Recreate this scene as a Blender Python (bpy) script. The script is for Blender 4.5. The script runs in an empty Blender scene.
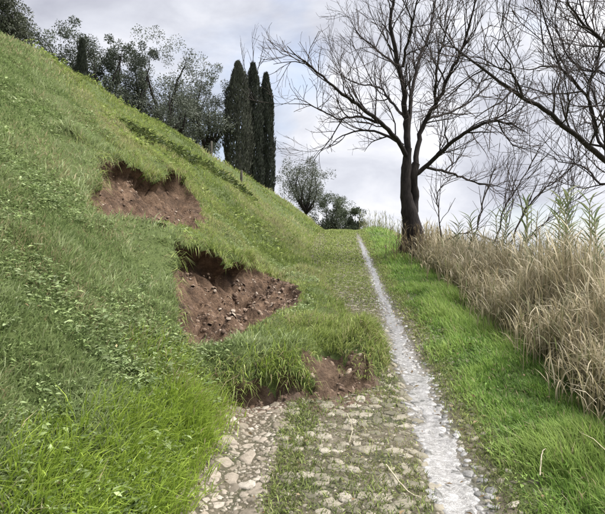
import bpy, math
import numpy as np
from mathutils import Vector, Matrix

R = math.radians
rng = np.random.default_rng(11)
scene = bpy.context.scene
COL = scene.collection

# ------------------------------------------------------------------ camera, sky, sun, exposure
F = 524.0 / 605.0                       # focal length in picture widths
cam_d = bpy.data.cameras.new('camera')
cam_d.sensor_width = 36.0
cam_d.lens = 36.0 * F
cam_d.clip_start, cam_d.clip_end = 0.05, 5000
cam = bpy.data.objects.new('camera', cam_d)
cam.location = (0, 0, 1.7)
cam.rotation_euler = (R(90), 0, 0)
COL.objects.link(cam)
scene.camera = cam

SUN_EL, SUN_AZ = R(58), R(85)           # azimuth from +Y (view direction) towards +X
world = bpy.data.worlds.new('World')
scene.world = world
world.use_nodes = True
wn, wl = world.node_tree.nodes, world.node_tree.links
wn.clear()
w_out = wn.new('ShaderNodeOutputWorld')
w_bg = wn.new('ShaderNodeBackground')
w_bg.inputs['Strength'].default_value = 0.1
sky = wn.new('ShaderNodeTexSky')
sky.sky_type = 'NISHITA'
sky.sun_disc = False
sky.sun_elevation = SUN_EL
sky.sun_rotation = SUN_AZ
sky.air_density = 1.0
sky.dust_density = 2.0
tc = wn.new('ShaderNodeTexCoord')


def wmap(scale, loc):
    m = wn.new('ShaderNodeMapping')
    m.inputs['Scale'].default_value = scale
    m.inputs['Location'].default_value = loc
    wl.new(tc.outputs['Generated'], m.inputs['Vector'])
    return m


def wnoise(scale, loc, s, det, rough, dist=0.0):
    n = wn.new('ShaderNodeTexNoise')
    n.inputs['Scale'].default_value = s
    n.inputs['Detail'].default_value = det
    n.inputs['Roughness'].default_value = rough
    n.inputs['Distortion'].default_value = dist
    wl.new(wmap(scale, loc).outputs['Vector'], n.inputs['Vector'])
    return n


def wramp(src, stops):
    r = wn.new('ShaderNodeValToRGB')
    e = r.color_ramp.elements
    while len(e) < len(stops):
        e.new(0.5)
    for i, (p, c) in enumerate(stops):
        e[i].position = p
        e[i].color = (*c, 1)
    wl.new(src, r.inputs['Fac'])
    return r


n_cov = wnoise((1, 1, 1.9), (3.1, 0.4, 1.2), 2.2, 6, 0.5, 0.3)        # where the cloud cover is
n_shade = wnoise((1, 1, 2.4), (0.7, 5.2, 2.9), 3.6, 6, 0.55, 0.4)     # light and grey banks in it
cover = wramp(n_cov.outputs['Fac'], [(0.30, (0.35,) * 3), (0.46, (1, 1, 1))])
cloud = wramp(n_shade.outputs['Fac'], [(0.30, (0.36, 0.37, 0.43)), (0.5, (0.53, 0.545, 0.60)), (0.70, (0.74, 0.74, 0.77))])
csc = wn.new('ShaderNodeVectorMath')
csc.operation = 'SCALE'
csc.inputs['Scale'].default_value = 6.1
wl.new(cloud.outputs['Color'], csc.inputs[0])
wmix = wn.new('ShaderNodeMix')
wmix.data_type = 'RGBA'
wl.new(cover.outputs['Color'], wmix.inputs['Factor'])
wl.new(sky.outputs['Color'], wmix.inputs['A'])
wl.new(csc.outputs['Vector'], wmix.inputs['B'])
wl.new(wmix.outputs['Result'], w_bg.inputs['Color'])
wl.new(w_bg.outputs['Background'], w_out.inputs['Surface'])

sun_d = bpy.data.lights.new('sun', 'SUN')
sun_d.energy = 3.6
sun_d.angle = R(40)
sun_d.color = (1.0, 0.96, 0.9)
sun = bpy.data.objects.new('sun', sun_d)
sd = Vector((math.sin(SUN_AZ) * math.cos(SUN_EL), math.cos(SUN_AZ) * math.cos(SUN_EL), math.sin(SUN_EL)))
sun.rotation_euler = sd.to_track_quat('Z', 'Y').to_euler()
COL.objects.link(sun)

vs = scene.view_settings
vs.view_transform = 'Standard'
vs.look = 'None'
vs.exposure = 1.3
vs.gamma = 1.0
vs.use_curve_mapping = False

# ------------------------------------------------------------------ noise and geometry helpers


def smooth(a, b, x):
    t = np.clip((x - a) / (b - a), 0, 1)
    return t * t * (3 - 2 * t)


def _hash(ix, iy, seed):
    h = (ix.astype(np.int64) * 374761393 + iy.astype(np.int64) * 668265263 + seed * 1442695041) & 0xFFFFFFFF
    h = ((h ^ (h >> 13)) * 1274126177) & 0xFFFFFFFF
    return ((h ^ (h >> 16)) & 0xFFFF) / 65535.0


def vnoise(x, y, seed=0):
    ix, iy = np.floor(x), np.floor(y)
    fx, fy = x - ix, y - iy
    fx, fy = fx * fx * (3 - 2 * fx), fy * fy * (3 - 2 * fy)
    a, b = _hash(ix, iy, seed), _hash(ix + 1, iy, seed)
    c, d = _hash(ix, iy + 1, seed), _hash(ix + 1, iy + 1, seed)
    return (a + (b - a) * fx) * (1 - fy) + (c + (d - c) * fx) * fy - 0.5


def fbm(x, y, seed=0, octv=4, gain=0.5):
    s, a, f = 0, 1.0, 1.0
    for i in range(octv):
        s = s + a * vnoise(x * f + 17.3 * i, y * f - 9.1 * i, seed + i)
        a *= gain
        f *= 2.03
    return s


def centre(y):
    return 0.026 + 0.0716 * np.clip(y, -30, 60)


def z_path(y):
    y = np.asarray(y, float)
    up = 0.128 * np.clip(y, -25, 20.5)
    d = np.clip(y - 20.5, 0, 10)
    up = up + 0.128 * d - 0.5 * 0.0228 * d * d
    return up - 0.10 * np.clip(y - 30.5, 0, 35)


CAP_Y = np.array([-60, 2, 8, 12, 15, 18, 20, 24, 28, 35, 60])
CAP_H = np.array([7.3, 6.7, 5.7, 4.85, 4.1, 3.25, 2.5, 1.5, 0.95, 0.55, 0.3])


def base(x, y):
    """smooth lie of the land, before soil slips and small relief"""
    x, y = np.asarray(x, float), np.asarray(y, float)
    u = x - centre(y)
    s = -u
    zp = z_path(y)
    e = s - 0.88
    bank = 0.80 * 0.5 * (e + np.sqrt(e * e + 0.02))
    cap = np.interp(y, CAP_Y, CAP_H) + 0.05 * np.clip(s - 5, 0, 40)
    k = 0.55
    hh = np.clip(0.5 + 0.5 * (cap - bank) / k, 0, 1)
    left = cap + (bank - cap) * hh - k * hh * (1 - hh)
    left = left * (s > 0.3)
    r = u - 1.95
    right = 0.07 * smooth(0.8, 1.5, u) - 0.50 * 0.5 * (r + np.sqrt(r * r + 0.05))
    right = np.maximum(right, -7.5) * (u > 0.2)
    z = zp + left + right
    d = np.hypot(x, y - 10)
    return z + (-4.5 - z) * smooth(60, 190, d)


def ray(px, py):
    return np.array([(px - 302.5) / 524.0, 1.0, (257.0 - py) / 524.0])


def at(px, py, depth):
    d = ray(px, py)
    return Vector((d[0] * depth, depth, 1.7 + d[2] * depth))


def ground_hit(px, py):
    d = ray(px, py)
    t = np.arange(1.2, 60, 0.01)
    g = 1.7 + d[2] * t - base(d[0] * t, t)
    i = int(np.argmax(g < 0))
    return d[0] * t[i], t[i]


def sdf(px, py, poly):
    """signed distance to a closed outline, positive inside"""
    poly = np.asarray(poly, float)
    inside = np.zeros(px.shape, bool)
    dist = np.full(px.shape, 1e9)
    n = len(poly)
    for i in range(n):
        x0, y0 = poly[i]
        x1, y1 = poly[(i + 1) % n]
        ex, ey = x1 - x0, y1 - y0
        t = np.clip(((px - x0) * ex + (py - y0) * ey) / (ex * ex + ey * ey + 1e-12), 0, 1)
        dist = np.minimum(dist, np.hypot(px - x0 - t * ex, py - y0 - t * ey))
        c = ((y0 > py) != (y1 > py)) & (px < ex * (py - y0) / (ey + 1e-12) + x0)
        inside ^= c
    return np.where(inside, dist, -dist)


# outlines of the bare earth on the ground, (x, y) in metres
SCAR_A = [ground_hit(*p) for p in [(72, 146), (100, 159), (128, 168), (160, 176), (185, 190), (202, 208), (200, 224), (172, 229), (140, 227), (102, 216), (84, 192)]]
SCAR_B = [ground_hit(*p) for p in [(152, 240), (180, 247), (215, 262), (245, 262), (268, 272), (287, 290), (303, 314), (292, 332), (268, 346), (242, 356), (212, 360), (182, 358), (168, 326), (160, 288), (152, 262)]]
# slumped turf that slid over the track, (offset from the track's middle, distance)
LOBE = [(-0.95, 4.08), (-0.45, 4.2), (0.0, 4.35), (0.28, 4.55), (0.44, 4.85), (0.46, 5.3), (0.32, 6.0), (0.1, 7.0), (-0.15, 8.5), (-0.45, 11), (-0.85, 14), (-2.6, 14), (-2.6, 4.3), (-1.5, 4.05)]


def fields(x, y):
    """height, bare-earth masks (upper scar, lower scar, slump face) and slump mask"""
    x, y = np.asarray(x, float), np.asarray(y, float)
    u = x - centre(y)
    z = base(x, y)
    near = smooth(60, 25, np.hypot(x, y))
    hill = smooth(0.95, 1.8, -u)
    verge = smooth(0.85, 1.3, u)
    # slump lobe
    wob = 0.10 * fbm(x * 3.1, y * 3.1, 5, 3)
    dl = sdf(u, y, LOBE) + wob
    tops = (0.27 + 0.16 * fbm(x * 2.2, y * 2.2, 31, 3)) * (.55 * smooth(0.0, 0.14, dl) + .45 * smooth(.05, .42, dl)) + 0.10 * np.clip(dl - 0.1, 0, 0.9)
    tuft = 0.20 * np.exp(-(((u - 0.22) / 0.22) ** 2 + ((y - 5.15) / 0.45) ** 2))
    gap = 0.20 * np.exp(-(((u + 0.12) / 0.22) ** 2 + ((y - 4.5) / 0.32) ** 2))
    lobe = z_path(y) + (tops + tuft - gap) * smooth(0.0, 0.1, dl) * (1 - 0.45 * smooth(6, 11, y))
    slump = (dl > 0) & (lobe > z + 0.01)
    z = np.where(dl > 0, np.maximum(z, lobe), z)
    # relief of the turf
    z = z + near * hill * (0.20 * fbm(x * 0.8, y * 0.8, 3, 3) + 0.10 * fbm(x * 3.0, y * 3.0, 7, 3))
    z = z + near * verge * (0.09 * fbm(x * 1.8, y * 1.8, 9, 3))
    # terrace lip that runs along the top of the slope
    cap = np.interp(y, CAP_Y, CAP_H)
    lip = (z - z_path(y)) - (cap - 0.95)
    z = z - near * hill * 0.16 * np.exp(-(lip / 0.16) ** 2) * smooth(9, 12, y)
    # wheel ruts
    trackm = 1 - smooth(0.8, 1.05, np.abs(u))
    z = z - (~slump) * trackm * (0.035 * np.exp(-((u - 0.66) / 0.16) ** 2) + 0.04 * np.exp(-((u + 0.68) / 0.16) ** 2)) \
        + (~slump) * near * trackm * 0.012 * fbm(x * 4, y * 4, 21, 3)
    # carved scars
    masks = []
    for poly, depth, seed, lo, hi in ((SCAR_A, 0.38, 41, 0.0, 0.75), (SCAR_B, 0.37, 47, 0.0, 0.95)):
        pa = np.asarray(poly)
        m = np.full(x.shape, -9.0)
        bb = (x > pa[:, 0].min() - .5) & (x < pa[:, 0].max() + .5) & (y > pa[:, 1].min() - .5) & (y < pa[:, 1].max() + .5)
        if bb.any():
            xx, yy = x[bb], y[bb]
            d = sdf(xx, yy, poly) + 0.20 * fbm(xx * 3, yy * 3, seed, 4, .6)
            zb = base(xx, yy) - z_path(yy)
            pb = base(pa[:, 0], pa[:, 1]) - z_path(pa[:, 1])
            t = np.clip((zb - pb.min()) / (pb.max() - pb.min()), 0, 1)
            dep = depth * (.5 * smooth(0.0, 0.10, d) + .5 * smooth(.05, .42, d)) * (0.25 + 0.75 * smooth(0.05, 0.6, t))
            dep = dep - smooth(0, .2, d) * (0.16 * fbm(xx * 2.2, yy * 2.2, seed + 3, 3) + 0.24 * fbm(xx * 5.5, yy * 5.5, seed + 4, 4, .65))
            zz = z[bb]
            zz = np.where(d > 0, zz - dep, zz)
            zz = zz + 0.06 * np.exp(-((d + 0.09) / 0.09) ** 2) * smooth(.3, .7, t)
            z[bb] = zz
            m[bb] = d
        masks.append(m)
    # raw face of the slump: its front edge, and the earth between the two turf clods
    front = (dl > -0.02) & (dl < 0.09 + 0.30 * fbm(x * 4, y * 4, 61, 3)) & (y < 4.8) & (u > -1.0) & (u < 0.10 + 0.5 * fbm(x * 4, y * 4, 62, 2))
    bare = np.exp(-(((u + 0.06) / 0.30) ** 2 + ((y - 4.5) / 0.36) ** 2)) > 0.45 + 0.6 * fbm(x * 6, y * 6, 63, 2)
    raw = (front | (bare & (dl > -0.02))).astype(float)
    z = z + raw * 0.10 * fbm(x * 9, y * 9, 65, 4, .6)
    return z, masks[0], masks[1], raw, slump


def overhang(x, y):
    """sideways shift that makes the turf lips hang over the bare earth"""
    x, y = np.asarray(x, float), np.asarray(y, float)
    dx, dy = np.zeros(x.shape), np.zeros(x.shape)
    e = .02
    for poly, seed, reach in ((SCAR_A, 41, .20), (SCAR_B, 47, .22)):
        pa = np.asarray(poly)
        bb = (x > pa[:, 0].min() - .5) & (x < pa[:, 0].max() + .5) & (y > pa[:, 1].min() - .5) & (y < pa[:, 1].max() + .5)
        if not bb.any():
            continue
        xx, yy = x[bb], y[bb]
        d0 = sdf(xx, yy, poly)
        d = d0 + 0.20 * fbm(xx * 3, yy * 3, seed, 4, .6)
        g0, g1 = (sdf(xx + e, yy, poly) - d0) / e, (sdf(xx, yy + e, poly) - d0) / e
        zb = base(xx, yy) - z_path(yy)
        pb = base(pa[:, 0], pa[:, 1]) - z_path(pa[:, 1])
        t = np.clip((zb - pb.min()) / (pb.max() - pb.min()), 0, 1)
        a = reach * smooth(.35, .65, t) * (1 + .9 * fbm(xx * 3, yy * 3, seed + 9, 2))
        k = a * (smooth(-.30, -.04, d) * smooth(.05, .0, d) - .55 * smooth(.03, .09, d) * smooth(.28, .12, d))
        dx[bb] += g0 * k
        dy[bb] += g1 * k
    u = x - centre(y)
    bb = (u > -1.3) & (u < .6) & (y > 3.8) & (y < 5.2)
    if bb.any():
        uu, yy = u[bb], y[bb]
        d0 = sdf(uu, yy, LOBE)
        d = d0 + 0.10 * fbm(x[bb] * 3.1, yy * 3.1, 5, 3)
        g0, g1 = (sdf(uu + e, yy, LOBE) - d0) / e, (sdf(uu, yy + e, LOBE) - d0) / e
        k = -.07 * smooth(.07, .15, d) * smooth(.42, .2, d) * (1 + fbm(x[bb] * 4, yy * 4, 99, 2)) * smooth(4.9, 4.6, yy)
        dx[bb] += g0 * k
        dy[bb] += g1 * k
    return dx, dy


def H(x, y):
    return fields(x, y)[0]


def mesh_obj(name, v, f, mat, parent=None, smooth_shade=True, cols=None):
    """v (n,3); f either an (m,3|4) array or a list of faces"""
    me = bpy.data.meshes.new(name)
    v = np.asarray(v, np.float32)
    if isinstance(f, np.ndarray):
        k = f.shape[1]
        me.vertices.add(len(v))
        me.vertices.foreach_set('co', v.ravel())
        me.loops.add(f.size)
        me.loops.foreach_set('vertex_index', f.astype(np.int32).ravel())
        me.polygons.add(len(f))
        me.polygons.foreach_set('loop_start', np.arange(0, f.size, k, dtype=np.int32))
        me.polygons.foreach_set('use_smooth', np.full(len(f), smooth_shade))
        me.update(calc_edges=True)
    else:
        me.from_pydata(v.tolist(), [], f)
        me.polygons.foreach_set('use_smooth', np.full(len(me.polygons), smooth_shade))
        me.update()
    if cols is not None:
        for an, arr in cols.items():
            arr = np.asarray(arr, np.float32)
            if arr.ndim == 1:
                a = me.attributes.new(an, 'FLOAT', 'POINT')
                a.data.foreach_set('value', arr)
            else:
                a = me.attributes.new(an, 'FLOAT_COLOR', 'POINT')
                c = np.ones((len(arr), 4), np.float32)
                c[:, :3] = arr
                a.data.foreach_set('color', c.ravel())
    me.materials.append(mat)
    o = bpy.data.objects.new(name, me)
    COL.objects.link(o)
    if parent is not None:
        o.parent = parent
    return o


def tag(o, label=None, cat=None, group=None, kind=None):
    for k, val in (('label', label), ('category', cat), ('group', group), ('kind', kind)):
        if val:
            o[k] = val
    return o


def empty(name, loc):
    o = bpy.data.objects.new(name, None)
    o.location = loc
    COL.objects.link(o)
    return o


# ------------------------------------------------------------------ materials


def new_mat(name):
    m = bpy.data.materials.new(name)
    m.use_nodes = True
    nt = m.node_tree
    nt.nodes.clear()
    return m, nt.nodes, nt.links


def noise_node(n, l, scale, det=5, rough=.6, vec=None):
    t = n.new('ShaderNodeTexNoise')
    t.inputs['Scale'].default_value = scale
    t.inputs['Detail'].default_value = det
    t.inputs['Roughness'].default_value = rough
    if vec is None:
        g = n.new('ShaderNodeNewGeometry')
        vec = g.outputs['Position']
    l.new(vec, t.inputs['Vector'])
    return t


def ramp_node(n, l, src, stops):
    r = n.new('ShaderNodeValToRGB')
    e = r.color_ramp.elements
    while len(e) < len(stops):
        e.new(.5)
    for i, (p, c) in enumerate(stops):
        e[i].position = p
        e[i].color = (*c, 1)
    l.new(src, r.inputs['Fac'])
    return r


def mix_col(n, l, fac, a, b, mode='MIX'):
    m = n.new('ShaderNodeMix')
    m.data_type = 'RGBA'
    m.blend_type = mode
    if isinstance(fac, float):
        m.inputs['Factor'].default_value = fac
    else:
        l.new(fac, m.inputs['Factor'])
    for s, k in ((a, 'A'), (b, 'B')):
        if isinstance(s, tuple):
            m.inputs[k].default_value = (*s, 1)
        else:
            l.new(s, m.inputs[k])
    return m.outputs['Result']


def finish(n, l, color, rough=.85, bump=None, bump_d=.02, spec=.3, emit=None):
    o = n.new('ShaderNodeOutputMaterial')
    p = n.new('ShaderNodeBsdfPrincipled')
    p.inputs['Roughness'].default_value = rough
    p.inputs['Specular IOR Level'].default_value = spec
    if isinstance(color, tuple):
        p.inputs['Base Color'].default_value = (*color, 1)
    else:
        l.new(color, p.inputs['Base Color'])
    if bump is not None:
        b = n.new('ShaderNodeBump')
        b.inputs['Distance'].default_value = bump_d
        b.inputs['Strength'].default_value = .8
        l.new(bump, b.inputs['Height'])
        l.new(b.outputs['Normal'], p.inputs['Normal'])
    l.new(p.outputs['BSDF'], o.inputs['Surface'])
    return p


def turf_material():
    m, n, l = new_mat('turf_soil')
    a = noise_node(n, l, 6, 6)
    b = noise_node(n, l, 45, 4)
    c1 = ramp_node(n, l, a.outputs['Fac'], [(.3, (.035, .050, .016)), (.55, (.065, .090, .025)), (.75, (.09, .085, .04))])
    c2 = mix_col(n, l, b.outputs['Fac'], c1.outputs['Color'], (.085, .11, .035))
    finish(n, l, c2, .95, b.outputs['Fac'], .02)
    return m


def earth_material(name, c_dark, c_mid, c_lite, bump=.03):
    m, n, l = new_mat(name)
    a = noise_node(n, l, 5, 6, .65)
    b = noise_node(n, l, 38, 5, .7)
    c1 = ramp_node(n, l, a.outputs['Fac'], [(.32, c_dark), (.52, c_mid), (.72, c_lite)])
    c2 = ramp_node(n, l, b.outputs['Fac'], [(.3, (.55, .52, .5)), (.55, (1, 1, 1)), (.72, (1.35, 1.3, 1.25))])
    col = mix_col(n, l, 1.0, c1.outputs['Color'], c2.outputs['Color'], 'MULTIPLY')
    finish(n, l, col, .92, b.outputs['Fac'], bump)
    return m


def path_material():
    m, n, l = new_mat('track_earth')
    a = noise_node(n, l, 3.5, 6, .6)
    b = noise_node(n, l, 40, 5, .65)
    c1 = ramp_node(n, l, a.outputs['Fac'], [(.35, (.055, .06, .028)), (.5, (.10, .085, .055)), (.68, (.15, .13, .095))])
    c2 = ramp_node(n, l, b.outputs['Fac'], [(.3, (.6, .6, .6)), (.7, (1.3, 1.3, 1.3))])
    col = mix_col(n, l, 1.0, c1.outputs['Color'], c2.outputs['Color'], 'MULTIPLY')
    mud = n.new('ShaderNodeAttribute')
    mud.attribute_name = 'mud'
    col = mix_col(n, l, mud.outputs['Fac'], col, (.10, .066, .047))
    rut = n.new('ShaderNodeAttribute')
    rut.attribute_name = 'rut'
    rr = ramp_node(n, l, b.outputs['Fac'], [(.3, (.16, .15, .14)), (.6, (.30, .29, .285))])  # sky shine on the wet right rut, put into its colour
    col = mix_col(n, l, rut.outputs['Fac'], col, rr.outputs['Color'])
    finish(n, l, col, .8, b.outputs['Fac'], .035, .4)
    return m


def leaf_material(name, trans=.35, rough=.6, spec=.25):
    """leaves and blades: colour of each from its 'col' attribute"""
    m, n, l = new_mat(name)
    o = n.new('ShaderNodeOutputMaterial')
    at_ = n.new('ShaderNodeAttribute')
    at_.attribute_name = 'col'
    p = n.new('ShaderNodeBsdfPrincipled')
    p.inputs['Roughness'].default_value = rough
    p.inputs['Specular IOR Level'].default_value = spec
    t = n.new('ShaderNodeBsdfTranslucent')
    mx = n.new('ShaderNodeMixShader')
    mx.inputs['Fac'].default_value = trans
    l.new(at_.outputs['Color'], p.inputs['Base Color'])
    l.new(at_.outputs['Color'], t.inputs['Color'])
    l.new(p.outputs['BSDF'], mx.inputs[1])
    l.new(t.outputs['BSDF'], mx.inputs[2])
    l.new(mx.outputs['Shader'], o.inputs['Surface'])
    return m


def bark_material(name, c0, c1):
    m, n, l = new_mat(name)
    g = n.new('ShaderNodeNewGeometry')
    mp = n.new('ShaderNodeMapping')
    mp.inputs['Scale'].default_value = (1, 1, .25)
    l.new(g.outputs['Position'], mp.inputs['Vector'])
    a = noise_node(n, l, 22, 6, .65, mp.outputs['Vector'])
    c = ramp_node(n, l, a.outputs['Fac'], [(.35, c0), (.7, c1)])
    finish(n, l, c.outputs['Color'], .9, a.outputs['Fac'], .03)
    return m


def stone_material(name, stops, rough=.75):
    m, n, l = new_mat(name)
    oi = n.new('ShaderNodeObjectInfo')
    at_ = n.new('ShaderNodeAttribute')
    at_.attribute_name = 'rnd'
    add = n.new('ShaderNodeMath')
    add.operation = 'ADD'
    l.new(oi.outputs['Random'], add.inputs[0])
    l.new(at_.outputs['Fac'], add.inputs[1])
    fr = n.new('ShaderNodeMath')
    fr.operation = 'FRACT'
    l.new(add.outputs[0], fr.inputs[0])
    base_c = ramp_node(n, l, fr.outputs[0], stops)
    b = noise_node(n, l, 30, 6, .65)
    c2 = ramp_node(n, l, b.outputs['Fac'], [(.28, (.5, .5, .46)), (.5, (.95, .95, .95)), (.75, (1.2, 1.2, 1.2))])
    col = mix_col(n, l, 1.0, base_c.outputs['Color'], c2.outputs['Color'], 'MULTIPLY')
    finish(n, l, col, rough, b.outputs['Fac'], .01, .5)
    return m


M_TURF = turf_material()
M_EARTH = earth_material('red_brown_earth', (.052, .033, .022), (.140, .089, .058), (.26, .175, .118), .06)
M_RAW = earth_material('raw_slump_earth', (.050, .033, .022), (.120, .079, .053), (.23, .16, .11), .06)
M_PATH = path_material()


def water_material():
    m, n, l = new_mat('silty_water_sky_sheen')
    b = noise_node(n, l, 34, 5, .65)
    a = noise_node(n, l, 22, 6, .7)
    c = ramp_node(n, l, a.outputs['Fac'], [(.35, (.15, .145, .14)), (.65, (.33, .325, .325))])  # pale base colour holds part of the sky's reflection
    finish(n, l, c.outputs['Color'], .1, b.outputs['Fac'], .014, .9)
    return m


M_WATER = water_material()
M_GRASS = leaf_material('grass_blade', .4, .55)
M_WEED = leaf_material('weed_leaf', .3, .55, .35)
M_REED = leaf_material('reed_leaf', .3, .6)
M_LEAF = leaf_material('tree_leaf', .12, .6)
M_BARK = bark_material('dark_bark', (.012, .009, .009), (.045, .036, .034))
M_TWIG = bark_material('twig_bark', (.06, .047, .047), (.14, .112, .11))
M_GREYBARK = bark_material('grey_bark', (.05, .045, .04), (.12, .11, .10))
M_PALEWOOD = bark_material('dry_pale_wood', (.35, .31, .22), (.55, .5, .38))
M_WOOD = bark_material('weathered_post_wood', (.05, .045, .035), (.10, .09, .075))
M_COBBLE = stone_material('warm_limestone', [(0, (.12, .10, .075)), (.35, (.20, .17, .13)), (.75, (.29, .25, .205)), (1, (.40, .36, .31))])
M_MOSSY = stone_material('mossy_cobble', [(0, (.095, .088, .055)), (.4, (.16, .145, .105)), (.8, (.24, .215, .165)), (1, (.33, .30, .25))])
M_PALE = stone_material('wet_limestone_sky_sheen', [(0, (.10, .10, .095)), (.35, (.19, .185, .18)), (.8, (.31, .305, .305)), (1, (.42, .415, .42))], .35)  # paleness includes sky sheen painted into the wet stone
M_SCREE = stone_material('scree_stone', [(0, (.08, .05, .034)), (.5, (.14, .09, .06)), (.85, (.23, .165, .12)), (1, (.40, .34, .28))], .9)

# ------------------------------------------------------------------ the ground, one sheet cut into its surfaces


def axis(fine0, fine1, step, lo, hi, growth):
    a = list(np.arange(fine0, fine1, step))
    s, p = step, a[-1]
    while p < hi:
        s *= growth
        p += s
        a.append(p)
    s, p, front = step, a[0], []
    while p > lo:
        s *= growth
        p -= s
        front.append(p)
    return np.array(front[::-1] + a)


ua = axis(-4.4, 1.4, 0.036, -1500, 1500, 1.075)
ya = axis(2.6, 9.0, 0.036, -1500, 1500, 1.05)
U, Y = np.meshgrid(ua, ya)
X = U + centre(Y)
Z, dA, dB, RAW, SLUMP = fields(X, Y)
OX, OY = overhang(X, Y)
V = np.stack([X + OX, Y + OY, Z], -1).reshape(-1, 3)
ny, nu = U.shape
idx = np.arange(ny * nu).reshape(ny, nu)
Q = np.stack([idx[:-1, :-1], idx[:-1, 1:], idx[1:, 1:], idx[1:, :-1]], -1).reshape(-1, 4)


def fmean(a):
    return a.reshape(-1)[Q].mean(1)


fu, fy = fmean(U), fmean(Y)
is_a, is_b = fmean(dA) > 0.0, fmean(dB) > 0.0
is_raw = fmean(RAW) > .5
is_sl = (fmean(SLUMP.astype(float)) > .5) & ~is_a & ~is_b
is_path = (fu > -0.9) & (fu < 0.93) & (fy < 45) & (fy > -25) & ~is_sl & ~is_raw & ~is_a & ~is_b
rest = ~(is_a | is_b | is_raw | is_sl | is_path)


def piece(name, mask, mat, attrs=None):
    q = Q[mask]
    used, inv = np.unique(q, return_inverse=True)
    c = {k: a.reshape(-1)[used] for k, a in attrs.items()} if attrs else None
    return mesh_obj(name, V[used], inv.reshape(-1, 4), mat, cols=c)


hillside = tag(piece('hillside', rest & (fu < 0), M_TURF), 'steep grassy hillside rising left of the track', kind='structure')
verge = tag(piece('verge', rest & (fu >= 0), M_TURF), 'grassy verge falling away right of the track', kind='structure')
RUT = np.exp(-((U - 0.66 - 0.10 * fbm(X * 2, Y * 2, 77, 3)) / (0.085 + .05 * smooth(8, 4, Y))) ** 4) * (.55 + .45 * smooth(-.1, .15, fbm(X * 5, Y * 5, 79, 3)))
path = tag(piece('path', is_path, M_PATH, {'rut': RUT * smooth(26, 14, Y), 'mud': np.clip(smooth(-.42, -.02, sdf(U, Y, LOBE) + .3 * fbm(X * 4, Y * 4, 33, 3)), 0, 1) * (Y < 5.2) * (U < .35)}), 'stony cart track climbing to the crest', kind='structure')
wy = np.concatenate([np.arange(1.2, 6, .018), np.arange(6, 17.5, .045)])
half = .05 + .06 * smooth(7.5, 3, wy)
mid_ = .665 + .05 * fbm(wy * .9, wy * 0 + 3, 84, 3)
lo_ = mid_ - half * (1 + 1.2 * fbm(wy * 5, wy * 0, 85, 5, .65))
hi_ = mid_ + half * (1 + 1.2 * fbm(wy * 5, wy * 0 + 9, 86, 5, .65))
cf = np.linspace(0, 1, 9)
WU = lo_[:, None] * (1 - cf) + hi_[:, None] * cf
WY = np.repeat(wy[:, None], 9, 1)
WX = WU + centre(WY)
WZ = H(WX, WY) + .007
WZ[:, 0] -= .012
WZ[:, -1] -= .012
k_ = np.arange(WU.size).reshape(WU.shape)
wq = np.stack([k_[:-1, :-1], k_[:-1, 1:], k_[1:, 1:], k_[1:, :-1]], -1).reshape(-1, 4)
water = tag(mesh_obj('water', np.stack([WX, WY, WZ], -1).reshape(-1, 3), wq, M_WATER), 'thin pale film of water running down the right rut', kind='structure')
scar_a = tag(piece('landslip_scar', is_a, M_EARTH), 'upper bare brown earth scar under an overhanging turf lip', kind='structure', group='landslip scars in the hillside')
scar_b = tag(piece('landslip_scar', is_b, M_EARTH), 'lower and larger red brown earth scar littered with small stones', kind='structure', group='landslip scars in the hillside')
slump = tag(piece('slumped_turf', is_sl & ~is_raw, M_TURF), 'grassy slumped turf lying across half of the track', kind='structure')
raw_face = tag(piece('earth_face', is_raw, M_RAW), 'raw brown earth face at the foot of the slumped turf', kind='structure')

# ------------------------------------------------------------------ stones
STONES = []


def stone_mesh(k, n=8, rings=((1.0, -.5), (1.0, .1), (.7, .36))):
    r = np.random.default_rng(100 + k)
    ang = np.linspace(0, 2 * np.pi, n, endpoint=False) + r.uniform(-.2, .2, n)
    rad = r.uniform(.68, 1.2, n)
    v = []
    for rr, zz in rings:
        for a, q in zip(ang, rad):
            v.append((math.cos(a) * q * rr + r.uniform(-.05, .05), math.sin(a) * q * rr + r.uniform(-.05, .05), zz + r.uniform(-.13, .13)))
    v.append((r.uniform(-.2, .2), r.uniform(-.2, .2), .42))
    f = []
    last = len(rings) - 1
    for j in range(last):
        for i in range(n):
            a, b = j * n + i, j * n + (i + 1) % n
            f.append((a, b, b + n))
            f.append((a, b + n, a + n))
    for i in range(n):
        f.append((last * n + i, last * n + (i + 1) % n, (last + 1) * n))
    return np.array(v), np.array(f)


STONES = [stone_mesh(k) for k in range(10)]
SMALL = [stone_mesh(40 + k, 6, ((1.0, -.3), (.85, .25))) for k in range(10)]


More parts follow.
